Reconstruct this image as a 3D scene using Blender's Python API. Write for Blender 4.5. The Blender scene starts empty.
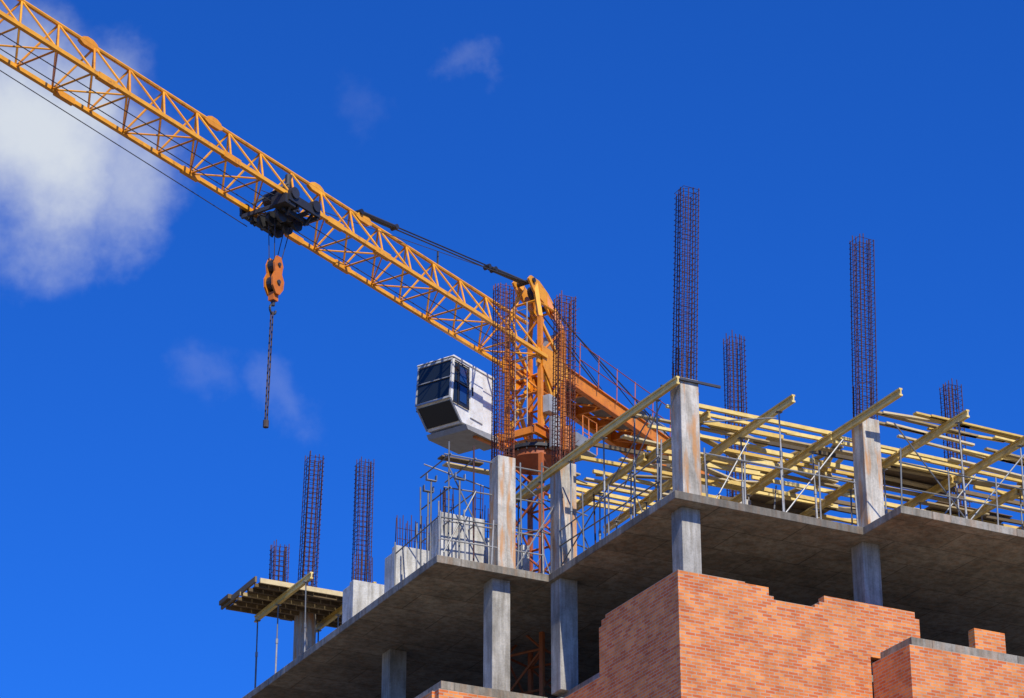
import bpy, math, random
from mathutils import Vector, Matrix
random.seed(7)
R=random.random
def U(a,b): return a+(b-a)*R()
scene=bpy.context.scene
scene.view_settings.view_transform='Standard'
try: scene.view_settings.look='None'
except Exception: pass
scene.view_settings.exposure=0

# ---------------------------------------------------------------- materials
def newmat(name):
    m=bpy.data.materials.new(name); m.use_nodes=True
    nt=m.node_tree; return m,nt,nt.nodes['Principled BSDF']
def N(nt,t,**k):
    n=nt.nodes.new(t)
    for a,b in k.items(): setattr(n,a,b)
    return n
def noise(nt,vec,scale,detail=4,rough=.6,stretch=None):
    if stretch:
        mp=N(nt,'ShaderNodeMapping'); mp.inputs['Scale'].default_value=stretch
        nt.links.new(vec,mp.inputs[0]); vec=mp.outputs[0]
    n=N(nt,'ShaderNodeTexNoise'); n.inputs['Scale'].default_value=scale
    n.inputs['Detail'].default_value=detail; n.inputs['Roughness'].default_value=rough
    nt.links.new(vec,n.inputs['Vector']); return n.outputs['Fac']
def ramp(nt,fac,p0,c0,p1,c1):
    r=N(nt,'ShaderNodeValToRGB'); e=r.color_ramp.elements
    e[0].position=p0; e[0].color=(*c0,1); e[1].position=p1; e[1].color=(*c1,1)
    nt.links.new(fac,r.inputs[0]); return r.outputs[0]
def mix(nt,fac,a,b,mode='MIX'):
    m=N(nt,'ShaderNodeMix',data_type='RGBA',blend_type=mode)
    if isinstance(fac,float): m.inputs[0].default_value=fac
    else: nt.links.new(fac,m.inputs[0])
    for i,x in ((6,a),(7,b)):
        if isinstance(x,tuple): m.inputs[i].default_value=(*x,1)
        else: nt.links.new(x,m.inputs[i])
    return m.outputs[2]
def bump(nt,bsdf,h,s,d=.02):
    b=N(nt,'ShaderNodeBump'); b.inputs['Strength'].default_value=s; b.inputs['Distance'].default_value=d
    nt.links.new(h,b.inputs['Height']); nt.links.new(b.outputs[0],bsdf.inputs['Normal'])
def objco(nt): return N(nt,'ShaderNodeTexCoord').outputs['Object']

def concrete(name,base,rust=0.0,boards=False):
    m,nt,b=newmat(name); v=objco(nt)
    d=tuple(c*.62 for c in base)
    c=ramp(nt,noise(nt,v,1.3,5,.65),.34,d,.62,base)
    st=noise(nt,v,3.0,3,.6,(2.2,2.2,.25))
    c=mix(nt,.65,c,ramp(nt,st,.38,(.5,.47,.42),.58,(1,1,1)),'MULTIPLY')
    fine=noise(nt,v,22,3,.7)
    c=mix(nt,.4,c,ramp(nt,fine,.32,(.5,.5,.5),.58,(1,1,1)),'MULTIPLY')
    if rust>0:
        rs=noise(nt,v,2.0,3,.55,(3,3,.4))
        f=ramp(nt,rs,.49,(0,0,0),.62,(rust,rust,rust))
        c=mix(nt,f,c,(.55,.24,.06))
    if boards:
        br=N(nt,'ShaderNodeTexBrick'); br.offset=.5
        br.inputs['Color1'].default_value=(1,1,1,1); br.inputs['Color2'].default_value=(.66,.64,.60,1)
        br.inputs['Mortar'].default_value=(.4,.38,.36,1); br.inputs['Scale'].default_value=1
        br.inputs['Mortar Size'].default_value=.018; br.inputs['Brick Width'].default_value=2.44; br.inputs['Row Height'].default_value=1.22
        nt.links.new(v,br.inputs['Vector']); c=mix(nt,.8,c,br.outputs['Color'],'MULTIPLY')
    nt.links.new(c,b.inputs['Base Color']); b.inputs['Roughness'].default_value=.9
    bump(nt,b,fine,.4,.012)
    return m
M_conc=concrete('cast_concrete',(.52,.49,.43),.0)
M_col=concrete('column_concrete',(.66,.61,.52),.75)
M_wall=concrete('wall_concrete',(.72,.70,.64),.0)
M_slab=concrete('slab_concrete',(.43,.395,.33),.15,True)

def brickmat():
    m,nt,b=newmat('red_brick'); v=objco(nt)
    s=N(nt,'ShaderNodeSeparateXYZ'); nt.links.new(v,s.inputs[0])
    ad=N(nt,'ShaderNodeMath',operation='ADD'); nt.links.new(s.outputs[0],ad.inputs[0]); nt.links.new(s.outputs[1],ad.inputs[1])
    cb=N(nt,'ShaderNodeCombineXYZ'); nt.links.new(ad.outputs[0],cb.inputs[0]); nt.links.new(s.outputs[2],cb.inputs[1])
    br=N(nt,'ShaderNodeTexBrick'); br.inputs['Scale'].default_value=1
    br.inputs['Color1'].default_value=(.60,.125,.025,1); br.inputs['Color2'].default_value=(.84,.30,.075,1)
    br.inputs['Mortar'].default_value=(.46,.36,.27,1); br.inputs['Mortar Size'].default_value=.009
    br.inputs['Brick Width'].default_value=.26; br.inputs['Row Height'].default_value=.077; br.inputs['Bias'].default_value=0
    nt.links.new(cb.outputs[0],br.inputs['Vector'])
    c=mix(nt,.6,br.outputs['Color'],ramp(nt,noise(nt,v,1.6,5,.7),.36,(.58,.50,.45),.58,(1.0,1,1)),'MULTIPLY')
    f=ramp(nt,noise(nt,v,5,4,.75),.62,(0,0,0),.74,(.3,.3,.3))
    c=mix(nt,f,c,(.56,.38,.26))
    nt.links.new(c,b.inputs['Base Color']); b.inputs['Roughness'].default_value=.9
    bump(nt,b,br.outputs['Fac'],-.6,.01); return m
M_brick=brickmat()

def island(name,c0,c1,rough=.7,stretch=(1,1,1),metal=0.,wear=None,wearamt=.6,nscale=5):
    m,nt,b=newmat(name); v=objco(nt)
    g=N(nt,'ShaderNodeNewGeometry')
    c=ramp(nt,g.outputs['Random Per Island'],0,c0,1,c1)
    c=mix(nt,.55,c,ramp(nt,noise(nt,v,nscale,4,.65,stretch),.3,(.6,.55,.48),.6,(1,1,1)),'MULTIPLY')
    if wear:
        f=ramp(nt,noise(nt,v,nscale*1.7,4,.7),.56,(0,0,0),.68,(wearamt,)*3)
        c=mix(nt,f,c,wear)
    nt.links.new(c,b.inputs['Base Color']); b.inputs['Roughness'].default_value=rough; b.inputs['Metallic'].default_value=metal
    return m
M_wood=island('yellow_timber',(.66,.43,.085),(.88,.68,.24),.6)
M_board=island('weathered_board',(.34,.25,.11),(.72,.58,.32),.75)
M_dboard=island('dark_board',(.10,.07,.035),(.22,.15,.07),.8)
M_ply=island('formwork_plywood',(.09,.06,.035),(.20,.135,.07),.7)
M_rebar=island('rusty_rebar',(.045,.018,.022),(.12,.040,.032),.75)
M_rebar2=island('orange_rusty_rebar',(.11,.030,.018),(.30,.085,.035),.75)
M_steel=island('galvanised_steel',(.13,.14,.14),(.38,.38,.37),.5,metal=.3,wear=(.22,.10,.05))
M_yel=island('crane_yellow_paint',(.82,.30,.012),(.93,.42,.025),.4,wear=(.30,.11,.03),wearamt=.55,nscale=3)
M_org=island('crane_orange_paint',(.66,.17,.010),(.78,.25,.015),.42,wear=(.24,.08,.03),nscale=3)
M_red=island('rusty_mast_steel',(.30,.065,.02),(.50,.13,.025),.6,wear=(.14,.05,.03),nscale=3)
M_dark=island('greasy_black_steel',(.012,.012,.014),(.05,.05,.055),.5)
M_rope=island('steel_rope',(.02,.02,.025),(.06,.06,.07),.6)
M_chain=island('rusty_chain',(.05,.035,.03),(.12,.075,.05),.6)
M_white=island('white_cabin_paint',(.80,.79,.75),(.86,.85,.80),.4,wear=(.45,.40,.33),wearamt=.45,nscale=3)
M_grey=island('grey_cabin_paint',(.25,.26,.27),(.40,.41,.41),.5)
M_cw=concrete('counterweight_concrete',(.42,.40,.36))
def glassm(n,c):
    m,nt,b=newmat(n); b.inputs['Base Color'].default_value=(*c,1)
    b.inputs['Roughness'].default_value=.06; return m
M_glass=glassm('tinted_glass',(.014,.02,.026)); M_bglass=glassm('blue_reflect_glass',(.015,.05,.16))  # blue base colour of the side panes paints in a blue reflection
def groundm():
    m,nt,b=newmat('site_soil'); v=objco(nt)
    c=ramp(nt,noise(nt,v,.05,6,.65),.3,(.12,.095,.06),.7,(.21,.17,.11))
    c=mix(nt,.5,c,ramp(nt,noise(nt,v,2.0,4,.7),.3,(.55,.55,.5),.7,(1,1,1)),'MULTIPLY')
    nt.links.new(c,b.inputs['Base Color']); b.inputs['Roughness'].default_value=.95; return m
M_ground=groundm()

# ---------------------------------------------------------------- mesh builder
class MB:
    def __init__(s): s.v=[];s.f=[];s.m=[];s.mats=[]
    def mi(s,mat):
        if mat not in s.mats: s.mats.append(mat)
        return s.mats.index(mat)
    def add(s,vs,fs,mat):
        o=len(s.v); s.v+= [tuple(x) for x in vs]; i=s.mi(mat)
        for f in fs: s.f.append(tuple(o+k for k in f)); s.m.append(i)
    def box(s,x0,x1,y0,y1,z0,z1,mat):
        vs=[(x0,y0,z0),(x1,y0,z0),(x1,y1,z0),(x0,y1,z0),(x0,y0,z1),(x1,y0,z1),(x1,y1,z1),(x0,y1,z1)]
        s.add(vs,[(0,3,2,1),(4,5,6,7),(0,1,5,4),(1,2,6,5),(2,3,7,6),(3,0,4,7)],mat)
    def frame(s,p,q,up=Vector((0,0,1))):
        p=Vector(p);q=Vector(q);d=(q-p).normalized()
        if abs(d.dot(up))>.98: up=Vector((1,0,0))
        x=d.cross(up).normalized(); y=x.cross(d).normalized(); return p,q,x,y
    def beam(s,p,q,w,h,mat,ox=0,oy=0,up=Vector((0,0,1))):
        p,q,x,y=s.frame(p,q,up); vs=[]
        for c in (p,q):
            for a,b in ((-1,-1),(1,-1),(1,1),(-1,1)): vs.append(c+x*(ox+a*w/2)+y*(oy+b*h/2))
        s.add(vs,[(3,2,1,0),(4,5,6,7),(0,1,5,4),(1,2,6,5),(2,3,7,6),(3,0,4,7)],mat)
    def ibeam(s,p,q,w,h,t,mat):
        s.beam(p,q,w,t,mat,0,h/2-t/2); s.beam(p,q,w,t,mat,0,-h/2+t/2); s.beam(p,q,w*.38,h-2*t,mat)
    def tube(s,p,q,r,mat,n=6,r2=None):
        p,q,x,y=s.frame(p,q); r2=r if r2 is None else r2; vs=[]
        for c,rr in ((p,r),(q,r2)):
            for k in range(n):
                a=2*math.pi*k/n; vs.append(c+x*math.cos(a)*rr+y*math.sin(a)*rr)
        fs=[(k,(k+1)%n,n+(k+1)%n,n+k) for k in range(n)]+[tuple(range(n))[::-1],tuple(range(n,2*n))]
        s.add(vs,fs,mat)
    def prism(s,pts,z0,z1,mat):
        n=len(pts); vs=[(x,y,z0) for x,y in pts]+[(x,y,z1) for x,y in pts]
        s.add(vs,[tuple(range(n))[::-1],tuple(range(n,2*n))]+[(k,(k+1)%n,n+(k+1)%n,n+k) for k in range(n)],mat)
    def prismY(s,pts,y0,y1,mat):
        n=len(pts); vs=[(x,y0,z) for x,z in pts]+[(x,y1,z) for x,z in pts]
        s.add(vs,[tuple(range(n)),tuple(range(n,2*n))[::-1]]+[((k+1)%n,k,n+k,n+(k+1)%n) for k in range(n)],mat)
    def obj(s,name,parent=None,bevel=0):
        me=bpy.data.meshes.new(name)
        me.from_pydata(s.v,[],s.f)
        for m in s.mats: me.materials.append(m)
        me.polygons.foreach_set('material_index',s.m); me.update()
        o=bpy.data.objects.new(name,me); scene.collection.objects.link(o)
        if parent: o.parent=parent
        if bevel:
            b=o.modifiers.new('bevel','BEVEL'); b.width=bevel; b.segments=2; b.limit_method='ANGLE'
        return o
def empty(name,loc,rot):
    e=bpy.data.objects.new(name,None); scene.collection.objects.link(e); e.location=loc; e.rotation_euler=(0,0,math.radians(rot)); return e

SITE=(3.78,60.28,0); ROT=27.0
T0,T1=26.0,26.2
CT=29.2
# ---------------------------------------------------------------- building
bld=empty('unfinished_concrete_building',SITE,ROT)
outline=[(-3.1,6.3),(0,6.3),(0,0),(5.2,0),(5.2,-1.6),(16,-1.6),(16,24),(-3.1,24)]
inner=[(-2.8,6.62),(.32,6.62),(.32,.32),(5.52,.32),(5.52,-1.24),(15.7,-1.24),(15.7,23.7),(-2.8,23.7)]
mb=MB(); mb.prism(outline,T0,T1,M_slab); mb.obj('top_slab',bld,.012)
mb=MB()
lv=[]; z=T1-3.1
while z>1: lv.append(z); z-=3.1
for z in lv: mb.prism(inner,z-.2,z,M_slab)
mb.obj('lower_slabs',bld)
cols=[(.52,.32),(5.66,.32),(-1.15,6.6),(.35,6.15),(5.65,6.3),(12.9,6.4),(-1.1,19.4),(.5,19.1),(5.4,19.2),(12.9,19.2),(12.9,.32),(5.4,12.7),(12.9,12.7),(-1.15,13)]
mb=MB(); mc=MB()
for i,(x,y) in enumerate(cols):
    if (x,y) not in [(5.4,12.7),(-1.15,13)]:
        mb.box(x-.25,x+.25,y-.25,y+.25,T1,CT+U(-.05,.03),M_col)
    if y<1: y=.62
    if i==0: x=.64
    if i==2: y=6.9
    top=T0
    for z in lv:
        mc.box(x-.25,x+.25,y-.25,y+.25,z,top,M_conc); top=z-.2
    mc.box(x-.25,x+.25,y-.25,y+.25,0,top,M_conc)
mb.obj('upper_columns',bld,.015); mc.obj('lower_columns',bld,.015)
mb=MB()
for y in (7.0,9.7,12.4):
    mb.box(-2.66,-1.45,y,y+.25,T1,T1+1.45+U(-.03,.06),M_wall)
    mb.box(-2.66,-2.46,y+.25,y+.7,T1,T1+1.35,M_wall)
mb.box(-.85,-.02,8.2,8.4,T1,T1+1.5,M_wall)
mb.box(.25,.45,8.2,10.2,T1,T1+1.5,M_wall)
mb.box(3.4,3.6,9.3,12.4,T1,T1+2.2,M_wall)
mb.obj('core_walls',bld,.01)
mb=MB()
bz=T1-3.1
def cw(x0,x1,y0,y1,z0,z1): mb.box(x0,x1,y0,y1,z0,z1,M_brick)
zt=24.26
cw(.05,1.85,.05,.30,0,zt); cw(1.85,2.49,.05,.30,0,zt-.03)
cw(2.49,2.62,.05,.30,0,zt-.231); cw(2.62,3.75,.05,.30,0,zt-.31); cw(3.75,3.88,.05,.30,0,zt-.23)
cw(3.88,4.02,.05,.30,0,zt-.15); cw(4.02,5.24,.05,.30,0,zt+.02)
cw(5.24,6.58,.05,.30,zt-1.3,zt+.02); cw(6.58,6.7,.05,.3,zt-1.3,zt-.14)
cw(8.3,9.2,.05,.3,zt-1.3,zt-.1)
mb.box(.05,.30,.30,3.5,0,zt,M_brick); mb.box(.05,.30,3.5,3.7,0,zt-.08,M_brick); mb.box(.05,.30,3.7,3.83,0,zt-.23,M_brick)
mb.box(.05,.30,3.83,6.35,0,bz-.3,M_brick)
mb.box(-2.98,.3,6.36,6.60,0,bz-.3,M_brick); mb.box(-3.05,-2.82,6.6,23.9,0,bz-.3,M_brick)
mb.box(5.27,5.5,-1.5,.04,0,bz-.3,M_brick); mb.box(5.5,15.9,-1.5,-1.26,0,bz-.3,M_brick)
mb.obj('brick_walls',bld)

# ---------------------------------------------------------------- rebar cages
SM=Matrix.Translation(SITE)@Matrix.Rotation(math.radians(ROT),4,'Z')
def cage(x,y,z0,z1,w=.42,tie=.15,mat=M_rebar,n=4,messy=False,lean=.0):
    mb=MB(); h=w/2; lx,ly=lean*.89,-lean*.45
    def sh(px,py,z): k=(z-z0); return (px+lx*k,py+ly*k,z)
    pts=[]
    for i in range(n):
        t=-h+w*i/(n-1); pts+= [(t,-h),(t,h)]
        if 0<i<n-1: pts+=[(-h,t),(h,t)]
    for (px,py) in pts:
        a=U(-.02,.02);b=U(-.02,.02)
        mb.tube(sh(px,py,z0),(px+lx*(z1-z0)+a,py+ly*(z1-z0)+b,z1-U(0,.18)),.0135,mat,5)
        if R()<.6: mb.tube(sh(px*.93,py*.93,z0),sh(px*.93,py*.93,z0+U(.7,1.4)),.0135,mat,5)
    z=z0+.1
    while z<z1-.12:
        o=[U(-.025,.025) for _ in range(4)] if messy else [U(-.012,.012) for _ in range(4)]
        hh=h+.015
        c=[(-hh,-hh,z+o[0]),(hh,-hh,z+o[1]),(hh,hh,z+o[2]),(-hh,hh,z+o[3])]
        c=[sh(a,b,zz) for a,b,zz in c]
        for k in range(4): mb.tube(c[k],c[(k+1)%4],.0075,mat,4)
        if messy or int(z/tie)%2==0:
            d=[sh(0,-hh,z),sh(hh,0,z),sh(0,hh,z),sh(-hh,0,z)]
            for k in range(4): mb.tube(d[k],d[(k+1)%4],.006,mat,4)
        if messy and R()<.25:
            mb.tube(sh(hh,-hh,z),sh(hh+U(.03,.12),-hh-U(0,.08),z+U(-.1,.1)),.007,mat,4)
        z+=tie*(U(.8,1.2) if messy else U(.88,1.12))
    e=mb.obj('rebar_column'); e.matrix_world=SM@Matrix.Translation((x,y,0))
TOP=34.2
cage(.52,.32,CT-.3,TOP+.25,lean=.038); cage(5.66,.32,CT-.3,TOP+.1,lean=.033)
cage(-1.15,6.6,CT-.3,TOP,tie=.12,mat=M_rebar2,messy=True,lean=.008); cage(.35,6.15,CT-.3,TOP-.2,tie=.12,mat=M_rebar2,messy=True,lean=.018)
cage(5.65,6.3,CT-.3,TOP-.1,lean=.01); cage(12.85,6.4,CT-.3,TOP)
cage(-1.1,19.4,CT-.3,TOP,lean=.025); cage(.5,19.1,CT-.3,TOP,lean=.005)
cage(-1.9,19.6,29.15,31.3,w=.42)
mb=MB()
for (x0,x1,y,n,h) in ((-2.6,-1.5,9.82,9,.95),(-2.6,-2.1,12.5,4,.9),(-2.6,-2.3,7.1,3,.7),(-.85,-.05,8.3,6,.9),(-1.7,-1.5,7.1,2,1.0)):
    for k in range(n):
        x=x0+(x1-x0)*k/max(1,n-1)
        for dy in (-.07,.07): mb.tube((x,y+dy,T1+1.4),(x+U(-.04,.04),y+dy+U(-.03,.03),T1+1.42+h*U(.8,1.1)),.012,M_rebar,5)
    for zz in (.3,.6): mb.tube((x0,y-.07,T1+1.42+zz*h),(x1,y-.07,T1+1.42+zz*h),.008,M_rebar,4)
mb.obj('starter_bars',bld)

# ---------------------------------------------------------------- formwork
fw=empty('timber_formwork_deck',SITE,ROT)
PZ=28.98
prim=[(.08,-.15,8.4),(1.7,1.3,8.6),(3.1,-.45,8.8),(5.2,-1.9,8.6),(7.35,-1.6,9),(9.5,-1.1,9),(11.4,-1.5,9),(13.2,-1.3,9),(15,-1.4,9)]
mb=MB()
for (x,y0,y1) in prim:
    y=y0
    while y<y1:
        L=min(U(3.3,4.2),y1-y+.4); dx=U(-.05,.05); off=.0 if R()<.5 else .09
        mb.ibeam((x+off,y,PZ+U(-.02,.02)),(x+off+dx,y+L,PZ+U(-.02,.02)),.09,.2,.045,M_wood)
        y+=L-.4
mb.obj('primary_beams',fw)
mb=MB()
y=.95
rows=[]
while y<12: rows.append(y); y+=.42*U(.7,1.3)
for y in rows:
    x=U(.3,1.9) if y<8.9 else U(4.0,4.8)
    if R()<.04: continue
    while x<16:
        L=U(2.4,4.2); j=U(-.09,.09); zz=PZ+.16+U(0,.03)
        if R()>.07:
            q=R()
            if q<.6: mb.beam((x-.2,y+j,zz),(x+L,y+j+U(-.16,.16),zz+U(-.02,.03)),U(.07,.11),U(.07,.11),M_wood)
            elif q<.9: mb.beam((x-.2,y+j,zz-.02),(x+L,y+j+U(-.2,.2),zz-.02),U(.12,.2),.045,M_board)
            else: mb.beam((x-.2,y+j,zz),(x+L,y+j+U(-.12,.12),zz+.02),.08,.1,M_dboard)
        x+=L-.15
for k in range(26):
    x=U(4.5,13);y=U(-.9,.9); a=U(-.12,.12); L=U(1.8,3.2)
    if x+L>5.9 and x<5.3: x=6.1
    mb.beam((x,y,PZ+.15),(x+L*math.cos(a),y+L*math.sin(a),PZ+.15),U(.08,.16),.05,M_wood if R()<.6 else M_board)
for k in range(40):
    x=U(1,13);y=U(1.5,10) if x>4.5 else U(1.5,7.5); a=U(-.6,.6) if R()<.5 else U(1.2,1.9); L=U(1.5,3.2)
    mb.beam((x,y,PZ+.26),(x+L*math.cos(a),y+L*math.sin(a),PZ+.28),U(.12,.22),.04,M_board)
mb.obj('joists_and_boards',fw)
mb=MB()
for (x0,x1,y0,y1) in ((7.8,10.2,2.2,3.4),(10.4,12.8,4.0,5.2),(12.3,14.7,1.4,2.6),(5.8,8.2,5.6,6.8),(10.6,13,6.6,7.8)):
    mb.box(x0,x1,y0,y1,PZ+.26,PZ+.282,M_ply)
mb.obj('plywood_sheets',fw)
mb=MB()
def prop(x,y,z0,z1,tri=True):
    zm=z0+(z1-z0)*U(.5,.62); lx=U(-.06,.06)
    mb.tube((x,y,z0+.01),(x+lx*.5,y,zm),.028,M_steel,8); mb.tube((x+lx*.5,y,zm-.02),(x+lx,y,z1),.021,M_steel,8)
    mb.tube((x+lx*.5,y,zm-.09),(x+lx*.5,y,zm+.05),.04,M_steel,8)
    mb.box(x-.07,x+.07,y-.07,y+.07,z0,z0+.012,M_steel); mb.box(x+lx-.08,x+lx+.08,y-.06,y+.06,z1-.01,z1,M_steel)
    if tri:
        for a in (0.4,2.5,4.6): mb.tube((x,y,z0+.75),(x+.45*math.cos(a),y+.45*math.sin(a),z0+.02),.012,M_steel,5)
for (x,y0,y1) in prim:
    for k,y in enumerate([max(y0+.35, -1.4 if x>5.2 else (.3 if x>.7 else .9)),2.0,3.6,5.2,6.8,8.2]):
        if y<y1 and not(abs(x-5.2)<.1 and 0<y<.6): prop(x+.02,y+U(-.1,.1),T1,PZ-.1,k%3==1)
mb.obj('steel_props',fw)

fw2=empty('timber_formwork_deck',SITE,ROT)
mb=MB(); DZ=29.12
x=-3.3
while x<1.6:
    w=U(.3,.42); mb.box(x,x+w-.008,17.5+U(-.08,.05),20.1+U(-.3,.1),DZ,DZ+.024,M_ply); x+=w
y=17.65
while y<20: 
    mb.beam((-3.45+U(-.1,.1),y,DZ-.055),(1.6,y+U(-.04,.04),DZ-.055),.07,.1,M_dboard if R()<.75 else M_board); y+=.42
for x in (-2.45,-.55,1.2): mb.ibeam((x,15.9+U(-.2,.2),DZ-.21),(x,19.9,DZ-.21),.09,.2,.045,M_wood)
mb.box(-3.35,1.6,17.36,17.42,DZ-.06,DZ+.08,M_board); mb.box(-3.5,-3.44,17.4,20,DZ-.05,DZ+.12,M_dboard)
mb.box(-3.6,-3.3,19.2,19.9,DZ+.03,DZ+.16,M_dboard)
for x in (-2.45,-.55):
    for y in (16.1,18.2,19.7): prop(x,y,T1,DZ-.31,False)
mb.obj('deck',fw2)

# ---------------------------------------------------------------- scaffolding
sc=empty('tube_scaffolding',SITE,ROT); mb=MB()
def rail(p,q,n,h=1.15,rails=(.55,1.1)):
    p=Vector(p);q=Vector(q)
    for k in range(n+1):
        c=p.lerp(q,k/n); hh=h+U(0,.35); mb.tube(c,c+Vector((U(-.05,.05),U(-.05,.05),hh)),.022,M_steel,6)
    for r in rails: mb.tube(p+Vector((0,0,r+U(-.08,.08))),q+Vector((0,0,r+U(-.08,.08))),.019,M_steel,6)
rail((-3.0,6.4,T1),(-.1,6.4,T1),4); rail((-3.0,6.4,T1),(-3.0,9,T1),2,1.2,(1.0,))
rail((.08,5.85,T1),(.08,.8,T1),4,1.3); rail((.9,.06,T1),(5.1,.06,T1),4,1.2,(1.1,)); rail((5.3,-1.5,T1),(15,-1.5,T1),7,1.2,(.55,1.1))
for (x,y) in ((-2.6,6.7),(-1.9,6.7),(-.55,6.7),(-.1,6.5),(-2.6,8.3),(-1.9,8.3),(-.6,8.0),(.9,6.7),(.9,7.9),(-2.3,7.6),(1.7,6.9)):
    mb.tube((x,y,T1),(x+U(-.08,.08),y,T1+U(2.4,3.3)),.022,M_steel if R()<.5 else M_rebar,6)
for z in (1.1,2.0,2.9):
    mb.tube((-2.75,6.7,T1+z),(-.0,6.7,T1+z+U(-.1,.1)),.02,M_steel,6); mb.tube((-2.6,6.6,T1+z),(-2.6,8.4,T1+z),.02,M_steel,6)
    mb.tube((-1.9,6.6,T1+z),(-1.9,8.4,T1+z),.02,M_steel,6); mb.tube((-.1,6.5,T1+z+.1),(1.4,6.8,T1+z),.02,M_steel,6)
mb.beam((-2.7,7.05,T1+2.95),(-1.5,7.1,T1+2.99),.25,.04,M_dboard); mb.beam((-2.4,7.4,T1+2.95),(-.9,7.45,T1+2.97),.25,.04,M_board)
for (p,q) in (((-2.9,6.35,T1+.1),(-1.9,6.6,T1+2.0)),((-.9,6.4,T1),(.1,6.2,T1+1.8)),((0.1,5.8,T1+.1),(.1,1.2,T1+2.4)),((.15,4.4,T1),(.15,5.8,T1+2.2)),
              ((.1,2.6,T1+1.0),(.1,.7,T1+2.5)),((.85,.04,T1+1.9),(3.0,.2,T1+2.5)),((3.1,.2,T1),(4.9,.2,T1+2.3)),((5.3,-1.4,T1+2.2),(7.3,-1.3,T1+.1)),((7.4,-1.3,T1+.1),(9.4,-1.0,T1+2.3)),
              ((9.5,-1.2,T1+.1),(11.4,-1.2,T1+2.4)),((1.7,1.5,T1+.1),(3.1,1.6,T1+2.5)),((7.4,1,T1+.1),(9.4,1,T1+2.5)),((-.9,7,T1+3.0),(.9,6.6,T1+1.4)),
              ((-2.7,6.6,T1+2.6),(-1.6,6.6,T1+.6)),((-2.6,8.2,T1+3.2),(-.9,6.9,T1+2.2)),((2.5,3,T1+.1),(2.9,5,T1+2.4)),((4,2.2,T1+.1),(5.3,3.9,T1+2.5))):
    mb.tube(p,q,.019,M_steel,6)
for z in (CT-.1,): 
    mb.beam((.05,.03,z),(1.35,.03,z),.05,.06,M_dark); mb.beam((.05,.61,z),(1.1,.61,z),.05,.06,M_dark)
for (x,y) in ((-3.0,6.9),(-2.4,6.5),(-2.75,7.6)):
    z=T1+2.2; mb.tube((x,y,T1),(x,y,z),.025,M_steel,6); mb.beam((x-.14,y,z),(x+.14,y,z),.1,.02,M_steel); mb.box(x-.14,x-.12,y-.05,y+.05,z,z+.15,M_steel); mb.box(x+.12,x+.14,y-.05,y+.05,z,z+.15,M_steel)
mb.obj('tubes',sc)

# ---------------------------------------------------------------- tower crane
JA=math.degrees(math.atan2(-.82,-.572))
cr=empty('tower_crane',(.64,70.5,0),JA)
JB,JT,W=34.0,35.2,.65
SL=.0105
def tilt(o): o.matrix_local=Matrix.Translation((0,0,JB))@Matrix.Rotation(-math.atan(SL),4,'Y')@Matrix.Translation((0,0,-JB))
mb=MB(); pan=1.2; x0=.6; n=28
xe=x0+n*pan
mb.tube((x0-.2,0,JT),(xe-.6,0,JT),.054,M_yel,8)
for s in (-1,1): mb.beam((x0-.2,s*W,JB),(xe,s*W,JB),.10,.10,M_yel)
for k in range(n):
    a=x0+k*pan; t=a+pan/2; b=a+pan
    for s in (-1,1):
        mb.tube((a,s*W,JB),(t,0,JT),.028,M_yel,6); mb.tube((t,0,JT),(b,s*W,JB),.028,M_yel,6)
    mb.tube((a,-W,JB),(a,W,JB),.026,M_yel,6)
    s=1 if k%2 else -1
    mb.tube((a,-s*W,JB),(b,s*W,JB),.022,M_yel,6)
for xx in (x0+7.25,x0+9.2,x0+13.2,x0+17.6,x0+22.5):
    mb.prismY([(xx-.33,JT-.06),(xx-.2,JT-.12),(xx+.2,JT-.12),(xx+.33,JT-.06),(xx+.24,JT+.07),(xx+.1,JT+.13),(xx-.1,JT+.13),(xx-.24,JT+.07)],-.05,.05,M_yel)
    for s in (-1,1): mb.box(xx-.3,xx+.3,s*W-.065,s*W+.065,JB-.08,JB+.075,M_yel)
mb.tube((4.6,0,JT),(4.6,0,JT+.45),.03,M_dark,6)
tilt(mb.obj('jib',cr))

mb=MB(); w=.58
def lattice(z0,z1,w,step,mc,chord=.065,dia=.03,mat2=None,w1=None):
    w1=w if w1 is None else w1
    nn=max(1,round((z1-z0)/step)); 
    def ww(z): return w+(w1-w)*(z-z0)/(z1-z0)
    C=[(-1,-1),(1,-1),(1,1),(-1,1)]
    for c in C: mb.beam((c[0]*w,c[1]*w,z0),(c[0]*w1,c[1]*w1,z1),chord*2,chord*2,mc)
    for k in range(nn):
        a=z0+(z1-z0)*k/nn;b=z0+(z1-z0)*(k+1)/nn; A=ww(a);B=ww(b)
        for i in range(4):
            p,q=C[i],C[(i+1)%4]
            if k%2: p,q=q,p
            mb.tube((p[0]*A,p[1]*A,a),(q[0]*B,q[1]*B,b),dia,mat2 or mc,6)
            mb.tube((p[0]*A,p[1]*A,a),(q[0]*A,q[1]*A,a),dia,mat2 or mc,6)
lattice(0,31.1,w,1.1,M_red,.055,.035)
mb.obj('mast',cr)
mb=MB()
mb.tube((0,0,31.1),(0,0,31.3),.78,M_red,28); mb.tube((0,0,31.3),(0,0,31.40),.88,M_dark,32); mb.tube((0,0,31.40),(0,0,31.55),.76,M_org,28)
for k in range(20):
    a=k*math.pi/10; mb.tube((.83*math.cos(a),.83*math.sin(a),31.22),(.83*math.cos(a),.83*math.sin(a),31.46),.025,M_dark,6)
for s in (-1,1): mb.ibeam((-.95,s*.62,31.7),(.95,s*.62,31.7),.14,.28,.03,M_org); mb.beam((s*.85,-.55,31.7),(s*.85,.55,31.7),.14,.2,M_org)
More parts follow.
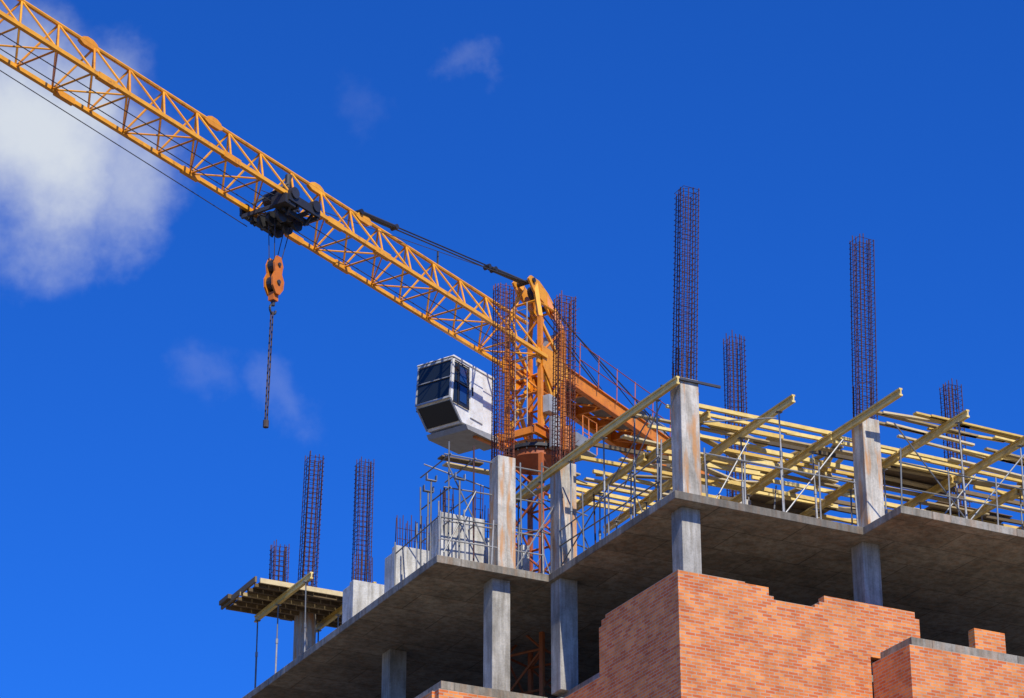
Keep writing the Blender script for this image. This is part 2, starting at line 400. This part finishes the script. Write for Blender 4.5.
mb.box(-.9,-.3,.78,1.15,31.5,31.9,M_grey); mb.tube((.45,.95,31.2),(.45,.95,32.1),.16,M_grey,12); mb.tube((-.1,.95,31.3),(-.1,.95,32.0),.14,M_org,12)
mb.box(-1.7,-.98,-.8,.9,31.7,31.74,M_grey)
for yy in (-.8,.9):
    for xx in (-1.7,-1.3,-1.0): mb.tube((xx,yy,31.74),(xx,yy,32.7),.018,M_org,6)
    for zz in (32.2,32.7): mb.tube((-1.7,yy,zz),(-1.0,yy,zz),.018,M_org,6)
mb.box(.2,.55,.62,.85,32.3,32.8,M_grey)
mb.obj('slewing_platform',cr,.01)
mb=MB()
lattice(31.85,35.2,.55,1.1,M_org,.06,.035)
for s in (-1,1):
    mb.beam((-.55,s*.55,31.9),(.55,s*.55,33.9),.09,.09,M_yel); mb.beam((.55,s*.55,31.9),(-.55,s*.55,33.9),.09,.09,M_yel)
    mb.beam((-.55,s*.55,34.1),(.55,s*.55,35.1),.08,.08,M_yel)
    mb.box(-.7,.75,s*.58-.03,s*.58+.03,33.75,34.2,M_yel)
    mb.prismY([(-.35,33.7),(.1,33.2),(.55,33.7),(.62,34.3),(-.4,34.3)],s*.63-.015,s*.63+.015,M_yel)
for s in (-1,1):
    mb.beam((.55,s*.55,35.2),(.3,s*.2,36.45),.12,.12,M_yel); mb.beam((-.55,s*.55,35.2),(-.2,s*.2,36.25),.12,.12,M_org)
    mb.tube((.45,s*.42,35.75),(-.42,s*.42,35.75),.035,M_yel,6)
    mb.prismY([(-.75,35.65),(-.4,35.62),(.0,35.95),(.45,36.1),(.72,36.4),(.6,36.54),(.2,36.52),(-.25,36.3),(-.8,35.85)],s*.26-.03,s*.26+.03,M_yel)
mb.tube((.45,-.4,35.8),(.45,.4,35.8),.035,M_yel,6); mb.tube((-.45,-.4,35.8),(-.45,.4,35.8),.035,M_yel,6)
mb.tube((.5,-.34,36.42),(.5,.34,36.42),.07,M_dark,14); mb.tube((-.45,-.34,35.98),(-.45,.34,35.98),.08,M_dark,12)
mb.tube((.1,-.06,36.25),(.1,.06,36.25),.2,M_dark,18)
mb.box(-.78,-.62,-.4,.4,34.4,35.2,M_grey)
for zz in range(12): mb.tube((.68,-.2,32.2+zz*.3),(.68,.2,32.2+zz*.3),.014,M_grey,5)
for s in(-.2,.2): mb.tube((.68,s,32),(.68,s,35.7),.016,M_grey,5)
mb.obj('tower_head',cr)
mb=MB(); cx=-8.3
def cz(x): return 33.92+.055*(x+.6)
for s in (-1,1):
    mb.beam((-.62,s*.55,cz(-.6)),(cx,s*.55,cz(cx)),.05,.40,M_org)
    for o in (-.21,.21): mb.beam((-.62,s*.55,cz(-.6)+o),(cx,s*.55,cz(cx)+o),.16,.03,M_org)
x=-.9
while x>cx:
    mb.beam((x,-.52,cz(x)-.02),(x,.52,cz(x)-.02),.08,.2,M_org); 
    if x-1>cx: mb.tube((x,-.5,cz(x)-.1),(x-.95,.5,cz(x-.95)-.1),.03,M_org,6)
    x-=.95
mb.beam((-.65,0,cz(-.6)+.26),(-6.4,0,cz(-6.4)+.26),.9,.03,M_grey)
for s in (-1,1):
    x=-1.2
    while x>-7.2: mb.tube((x,s*.68,cz(x)+.1),(x,s*.72,cz(x)+1.15),.016,M_red,6); x-=.95
    for h in (.62,1.12): mb.tube((-1.2,s*.72,cz(-1.2)+h),(-7,s*.72,cz(-7)+h),.014,M_red,6)
for k in range(4):
    mb.box(cx+.1+k*.32,cx+.38+k*.32,-.5,.5,cz(cx)-1.1,cz(cx)+.35,M_cw)
mb.box(-6.3,-5.3,-.35,.35,cz(-6)+.28,cz(-6)+.75,M_grey); mb.tube((-5.0,-.4,cz(-5)+.5),(-5.0,.4,cz(-5)+.5),.22,M_dark,16)
mb.obj('counter_jib',cr)
mb=MB()
def link(p,q,r,n=2,gap=.1,mat=M_dark):
    for k in range(n):
        o=(k-(n-1)/2)*gap; mb.tube((p[0],p[1]+o,p[2]),(q[0],q[1]+o,q[2]),r,mat,6)
P0=Vector((8.0,0,JT+.2)); P1=Vector((.5,0,36.42))
def at(t): return P0.lerp(P1,t)
link(at(0),at(.2),.045,2,.11); link(at(.2),at(.78),.02,2,.12); link(at(.78),at(1),.045,2,.11)
for t in (.0,.2,.76,.8): c=at(t); mb.tube((c.x,-.1,c.z),(c.x,.1,c.z),.075,M_dark,10)
for s in (-1,1):
    mb.tube((-.5,s*.2,36.0),(-6.9,s*.5,cz(-6.9)+.2),.022,M_rope,6)
    mb.tube((-.5,s*.15,36.2),(-5.0,s*.3,cz(-5)+.6),.014,M_rope,6)
mb.tube((.3,.1,36.45),(12,.1,JB+.25),.010,M_rope,5)
mb.obj('pendants',cr)
mb=MB()
mb.tube((1,.25,JB-.12),(33,.25,JB-.16),.013,M_rope,5); mb.tube((1,-.25,JB-.12),(33,-.25,JB-.10),.013,M_rope,5); mb.tube((11.5,-.75,JB-.40),(34,-.6,JB-.1),.012,M_rope,5)
tilt(mb.obj('hoist_ropes',cr))
mb=MB(); tx=11.15
for s in (-1,1):
    mb.beam((tx-.6,s*.76,JB-.1),(tx+.6,s*.76,JB-.1),.07,.22,M_dark); mb.beam((tx-.5,s*.5,JB-.32),(tx+.5,s*.5,JB-.32),.07,.12,M_dark)
    for xx in (-.42,.42):
        mb.tube((tx+xx,s*.70,JB+.03),(tx+xx,s*.84,JB+.03),.15,M_dark,14); mb.beam((tx+xx,s*.76,JB-.1),(tx+xx*.8,s*.5,JB-.45),.06,.06,M_dark)
for xx in (-.55,-.2,.2,.55): mb.beam((tx+xx,-.76,JB-.22),(tx+xx,.76,JB-.22),.07,.1,M_dark)
mb.box(tx-.35,tx+.25,-.5,.3,JB-.36,JB-.14,M_dark)
for (xx,zz,r) in ((-.3,-.38,.18),(.3,-.38,.18),(.0,-.2,.22)): 
    for yy in (-.3,0,.3): mb.tube((tx+xx,yy-.04,JB+zz),(tx+xx,yy+.04,JB+zz),r,M_dark,16)
mb.tube((tx+.1,-.35,JB+.28),(tx+.1,.35,JB+.28),.2,M_dark,14); mb.box(tx-.35,tx-.05,-.2,.25,JB+.0,JB+.55,M_dark); mb.tube((tx-.15,.1,JB+.5),(tx-.15,.1,JB+1.0),.09,M_dark,10); mb.tube((tx-.4,-.2,JB+.4),(tx-.4,-.2,JB+.85),.07,M_dark,8)
mb.beam((tx-.5,.2,JB+.1),(tx+.6,.1,JB+.5),.06,.06,M_dark); mb.beam((tx+.6,-.4,JB),(tx+.1,.3,JB+.6),.05,.05,M_dark)
mb.box(tx+.3,tx+.7,.3,.75,JB-.3,JB-.05,M_dark)
tilt(mb.obj('trolley',cr))
mb=MB(); hz=32.5; hx=tx+.13
for (xx,yy) in ((-.3,-.1),(.3,-.1),(-.3,.1),(.3,.1)): mb.tube((tx+xx,yy,JB-.3),(hx+xx*.35,yy*.8,hz),.012,M_rope,5)
for s in (-1,1):
    mb.prismY([(hx-.08,hz+.22),(hx+.08,hz+.22),(hx+.17,hz+.0),(hx+.13,hz-.22),(hx+.22,hz-.4),(hx+.2,hz-.62),(hx+.07,hz-.8),(hx-.07,hz-.8),(hx-.2,hz-.62),(hx-.22,hz-.4),(hx-.13,hz-.22),(hx-.17,hz+.0)],s*.12-.025,s*.12+.025,M_org)
mb.tube((hx,-.09,hz+.0),(hx,.09,hz+.0),.17,M_dark,16); mb.tube((hx,-.09,hz-.48),(hx,.09,hz-.48),.19,M_dark,16); mb.tube((hx,-.18,hz-.48),(hx,.18,hz-.48),.06,M_dark,10); mb.tube((hx,-.18,hz),(hx,.18,hz),.05,M_dark,10)
mb.box(hx-.09,hx+.09,-.085,.085,hz-.95,hz-.74,M_org); mb.tube((hx,0,hz-1.08),(hx,0,hz-.95),.05,M_dark,8)
pr=None
for k in range(11):
    a=math.radians(80-k*26); c=(hx+.11*math.cos(a),0,hz-1.18+.12*math.sin(a))
    if pr: mb.tube(pr,c,.03,M_dark,6)
    pr=c
z=hz-1.25; k=0
while z>28.25:
    xx=hx+.0+(hz-z)*.02
    for s in (-1,1):
        if k%2: mb.tube((xx+s*.034,0,z),(xx+s*.034,0,z-.14),.019,M_chain,5)
        else: mb.tube((xx,s*.034,z),(xx,s*.034,z-.14),.019,M_chain,5)
    z-=.10; k+=1
mb.tube((xx,0,z+.1),(xx,0,z-.08),.07,M_chain,8)
mb.obj('hook_block',cr)
# cabin
mb=MB(); ox,oy,oz=2.1,-1.2,32.45; w=.58
def pp(l): return [(ox+a,oz+b) for a,b in l]
body=[(-.95,-.75),(.45,-.85),(.98,-.3),(.88,.88),(.8,.92),(-.9,.92),(-.98,.85)]
mb.prismY(pp(body),oy-w,oy+w,M_white)
mb.prismY(pp([(-1.0,.922),(.95,.922),(.9,.97),(-.95,.99)]),oy-w-.03,oy+w+.03,M_white)
def quad(p0,p1,y0,y1,off,mat,t=.02):
    a=Vector((ox+p0[0],0,oz+p0[1]));b=Vector((ox+p1[0],0,oz+p1[1])); d=(b-a).normalized(); nrm=Vector((d.z,0,-d.x))
    if nrm.x<0: nrm=-nrm
    vs=[]
    for o in (off,off+t):
        for (c,yy) in ((a,y0),(a,y1),(b,y1),(b,y0)): vs.append((c.x+nrm.x*o,oy+yy,c.z+nrm.z*o))
    mb.add(vs,[(0,3,2,1),(4,5,6,7),(0,1,5,4),(1,2,6,5),(2,3,7,6),(3,0,4,7)],mat)
quad((.975,-.24),(.89,.82),-.54,.54,.004,M_glass); quad((.5,-.79),(.94,-.35),-.54,.54,.004,M_glass)
for yy in (-.56,.56): quad((.98,-.3),(.88,.88),yy-.02,yy+.02,.026,M_grey,.03); quad((.47,-.83),(.97,-.32),yy-.02,yy+.02,.026,M_grey,.03)
for (a,b) in (((.985,-.33),(.975,-.27)),((.89,.82),(.88,.88)),((.935,.30),(.932,.33))): quad(a,b,-.58,.58,.03,M_grey,.03)
for s in (-1,1):
    def side(l,o,mat,t=.02):
        y=oy+s*w; mb.prismY(pp(l),min(y+s*o,y+s*(o+t)),max(y+s*o,y+s*(o+t)),mat)
    side([(.24,-.38),(.9,-.38),(.82,.8),(.24,.8)],.004,M_glass); side([(-.45,-.6),(.12,-.6),(.12,.8),(-.45,.8)],.004,M_white,.03)
    side([(.32,.30),(.62,.30),(.62,.72),(.32,.72)],.026,M_bglass,.012); side([(.32,-.30),(.62,-.30),(.62,.18),(.32,.18)],.026,M_bglass,.012)
    for l in ([(.2,-.42),(.24,-.42),(.24,.85),(.2,.85)],[(.24,.8),(.86,.8),(.86,.84),(.24,.84)],[(.24,-.42),(.92,-.42),(.92,-.38),(.24,-.38)],[(.24,.22),(.88,.22),(.88,.25),(.24,.25)],[(.68,-.38),(.71,-.38),(.71,.8),(.68,.8)]): side(l,.028,M_dark,.02)
    side([(.04,.05),(.08,.05),(.08,.3),(.04,.3)],.036,M_dark,.03)
mb.prismY(pp([(-1.1,-.76),(.4,-.9),(.3,-1.02),(-1.1,-.95)]),oy-w-.08,oy+w+.08,M_grey)
mb.beam((ox-1.0,oy+.5,oz-.9),(0,-.6,oz-.9),.12,.18,M_org); mb.beam((ox-.2,oy+.5,oz-.98),(.3,-.6,oz-.9),.1,.14,M_org)
mb.box(.6,ox-.95,-1.3,-.62,oz-.85,oz-.81,M_grey)
for xx in (.7,1.1): mb.tube((xx,-1.28,oz-.8),(xx,-1.28,oz+.25),.018,M_grey,6)
mb.tube((.7,-1.28,oz+.25),(1.1,-1.28,oz+.25),.018,M_grey,6)
mb.obj('operator_cabin',cr,.012)

# ---------------------------------------------------------------- ground
mb=MB(); mb.add([(-3000,-3000,0),(3000,-3000,0),(3000,3000,0),(-3000,3000,0)],[(0,1,2,3)],M_ground); mb.obj('ground')

# ---------------------------------------------------------------- sky / sun
SE,SA=45.0,158.0
w=bpy.data.worlds.new('sky'); scene.world=w; w.use_nodes=True; nt=w.node_tree
bg=nt.nodes['Background']; bg.inputs['Strength'].default_value=.1
sk=N(nt,'ShaderNodeTexSky'); sk.sky_type='NISHITA'; sk.sun_disc=False
sk.sun_elevation=math.radians(SE); sk.sun_rotation=math.radians(SA); sk.ozone_density=3; sk.air_density=.9; sk.dust_density=.1
tint=mix(nt,1.0,sk.outputs[0],(.13,.66,1.78),'MULTIPLY')
g=N(nt,'ShaderNodeTexCoord').outputs['Generated']
nz=N(nt,'ShaderNodeTexNoise'); nz.inputs['Scale'].default_value=16; nz.inputs['Detail'].default_value=6; nz.inputs['Roughness'].default_value=.6
nt.links.new(g,nz.inputs['Vector'])
sb=N(nt,'ShaderNodeVectorMath',operation='SUBTRACT'); nt.links.new(nz.outputs['Color'],sb.inputs[0]); sb.inputs[1].default_value=(.5,.5,.5)
scl=N(nt,'ShaderNodeVectorMath',operation='SCALE'); nt.links.new(sb.outputs[0],scl.inputs[0]); scl.inputs['Scale'].default_value=.08
ad=N(nt,'ShaderNodeVectorMath',operation='ADD'); nt.links.new(g,ad.inputs[0]); nt.links.new(scl.outputs[0],ad.inputs[1])
prev=None
for (az,el,r0,r1,amp) in ((-11.4,28.9,.006,.056,.92),(-9.0,28.2,.0,.036,.6),(-12.6,29.6,.005,.045,.9),(-6.2,23.9,.0,.017,.08),(-4.7,23.6,.0,.017,.10),(-1.4,30.6,0,.012,.09),(-3.6,29.9,0,.014,.04)):
    a,e=math.radians(az),math.radians(el)
    d=N(nt,'ShaderNodeVectorMath',operation='DISTANCE'); nt.links.new(ad.outputs[0],d.inputs[0]); d.inputs[1].default_value=(math.sin(a)*math.cos(e),math.cos(a)*math.cos(e),math.sin(e))
    mr=N(nt,'ShaderNodeMapRange',interpolation_type='SMOOTHSTEP'); nt.links.new(d.outputs['Value'],mr.inputs[0])
    mr.inputs[1].default_value=r0; mr.inputs[2].default_value=r1; mr.inputs[3].default_value=amp; mr.inputs[4].default_value=0
    if prev is None: prev=mr.outputs[0]
    else:
        mx=N(nt,'ShaderNodeMath',operation='MAXIMUM'); nt.links.new(prev,mx.inputs[0]); nt.links.new(mr.outputs[0],mx.inputs[1]); prev=mx.outputs[0]
col=mix(nt,prev,tint,(7.2,7.7,8.2))
nt.links.new(col,bg.inputs['Color'])
s=Vector((math.cos(math.radians(SE))*math.sin(math.radians(SA)),math.cos(math.radians(SE))*math.cos(math.radians(SA)),math.sin(math.radians(SE))))
L=bpy.data.lights.new('sun','SUN'); L.energy=5.0; L.angle=math.radians(.5); L.color=(1,.94,.82)
lo=bpy.data.objects.new('sun',L); scene.collection.objects.link(lo); lo.rotation_euler=s.to_track_quat('Z','Y').to_euler(); lo.location=(20,-20,60)
# ---------------------------------------------------------------- camera
c=bpy.data.cameras.new('camera'); c.sensor_width=36; c.lens=98.44; c.clip_end=8000; c.clip_start=.5
co=bpy.data.objects.new('camera',c); scene.collection.objects.link(co); co.location=(0,0,1.7); co.rotation_euler=(math.radians(90+25),0,0)
scene.camera=co
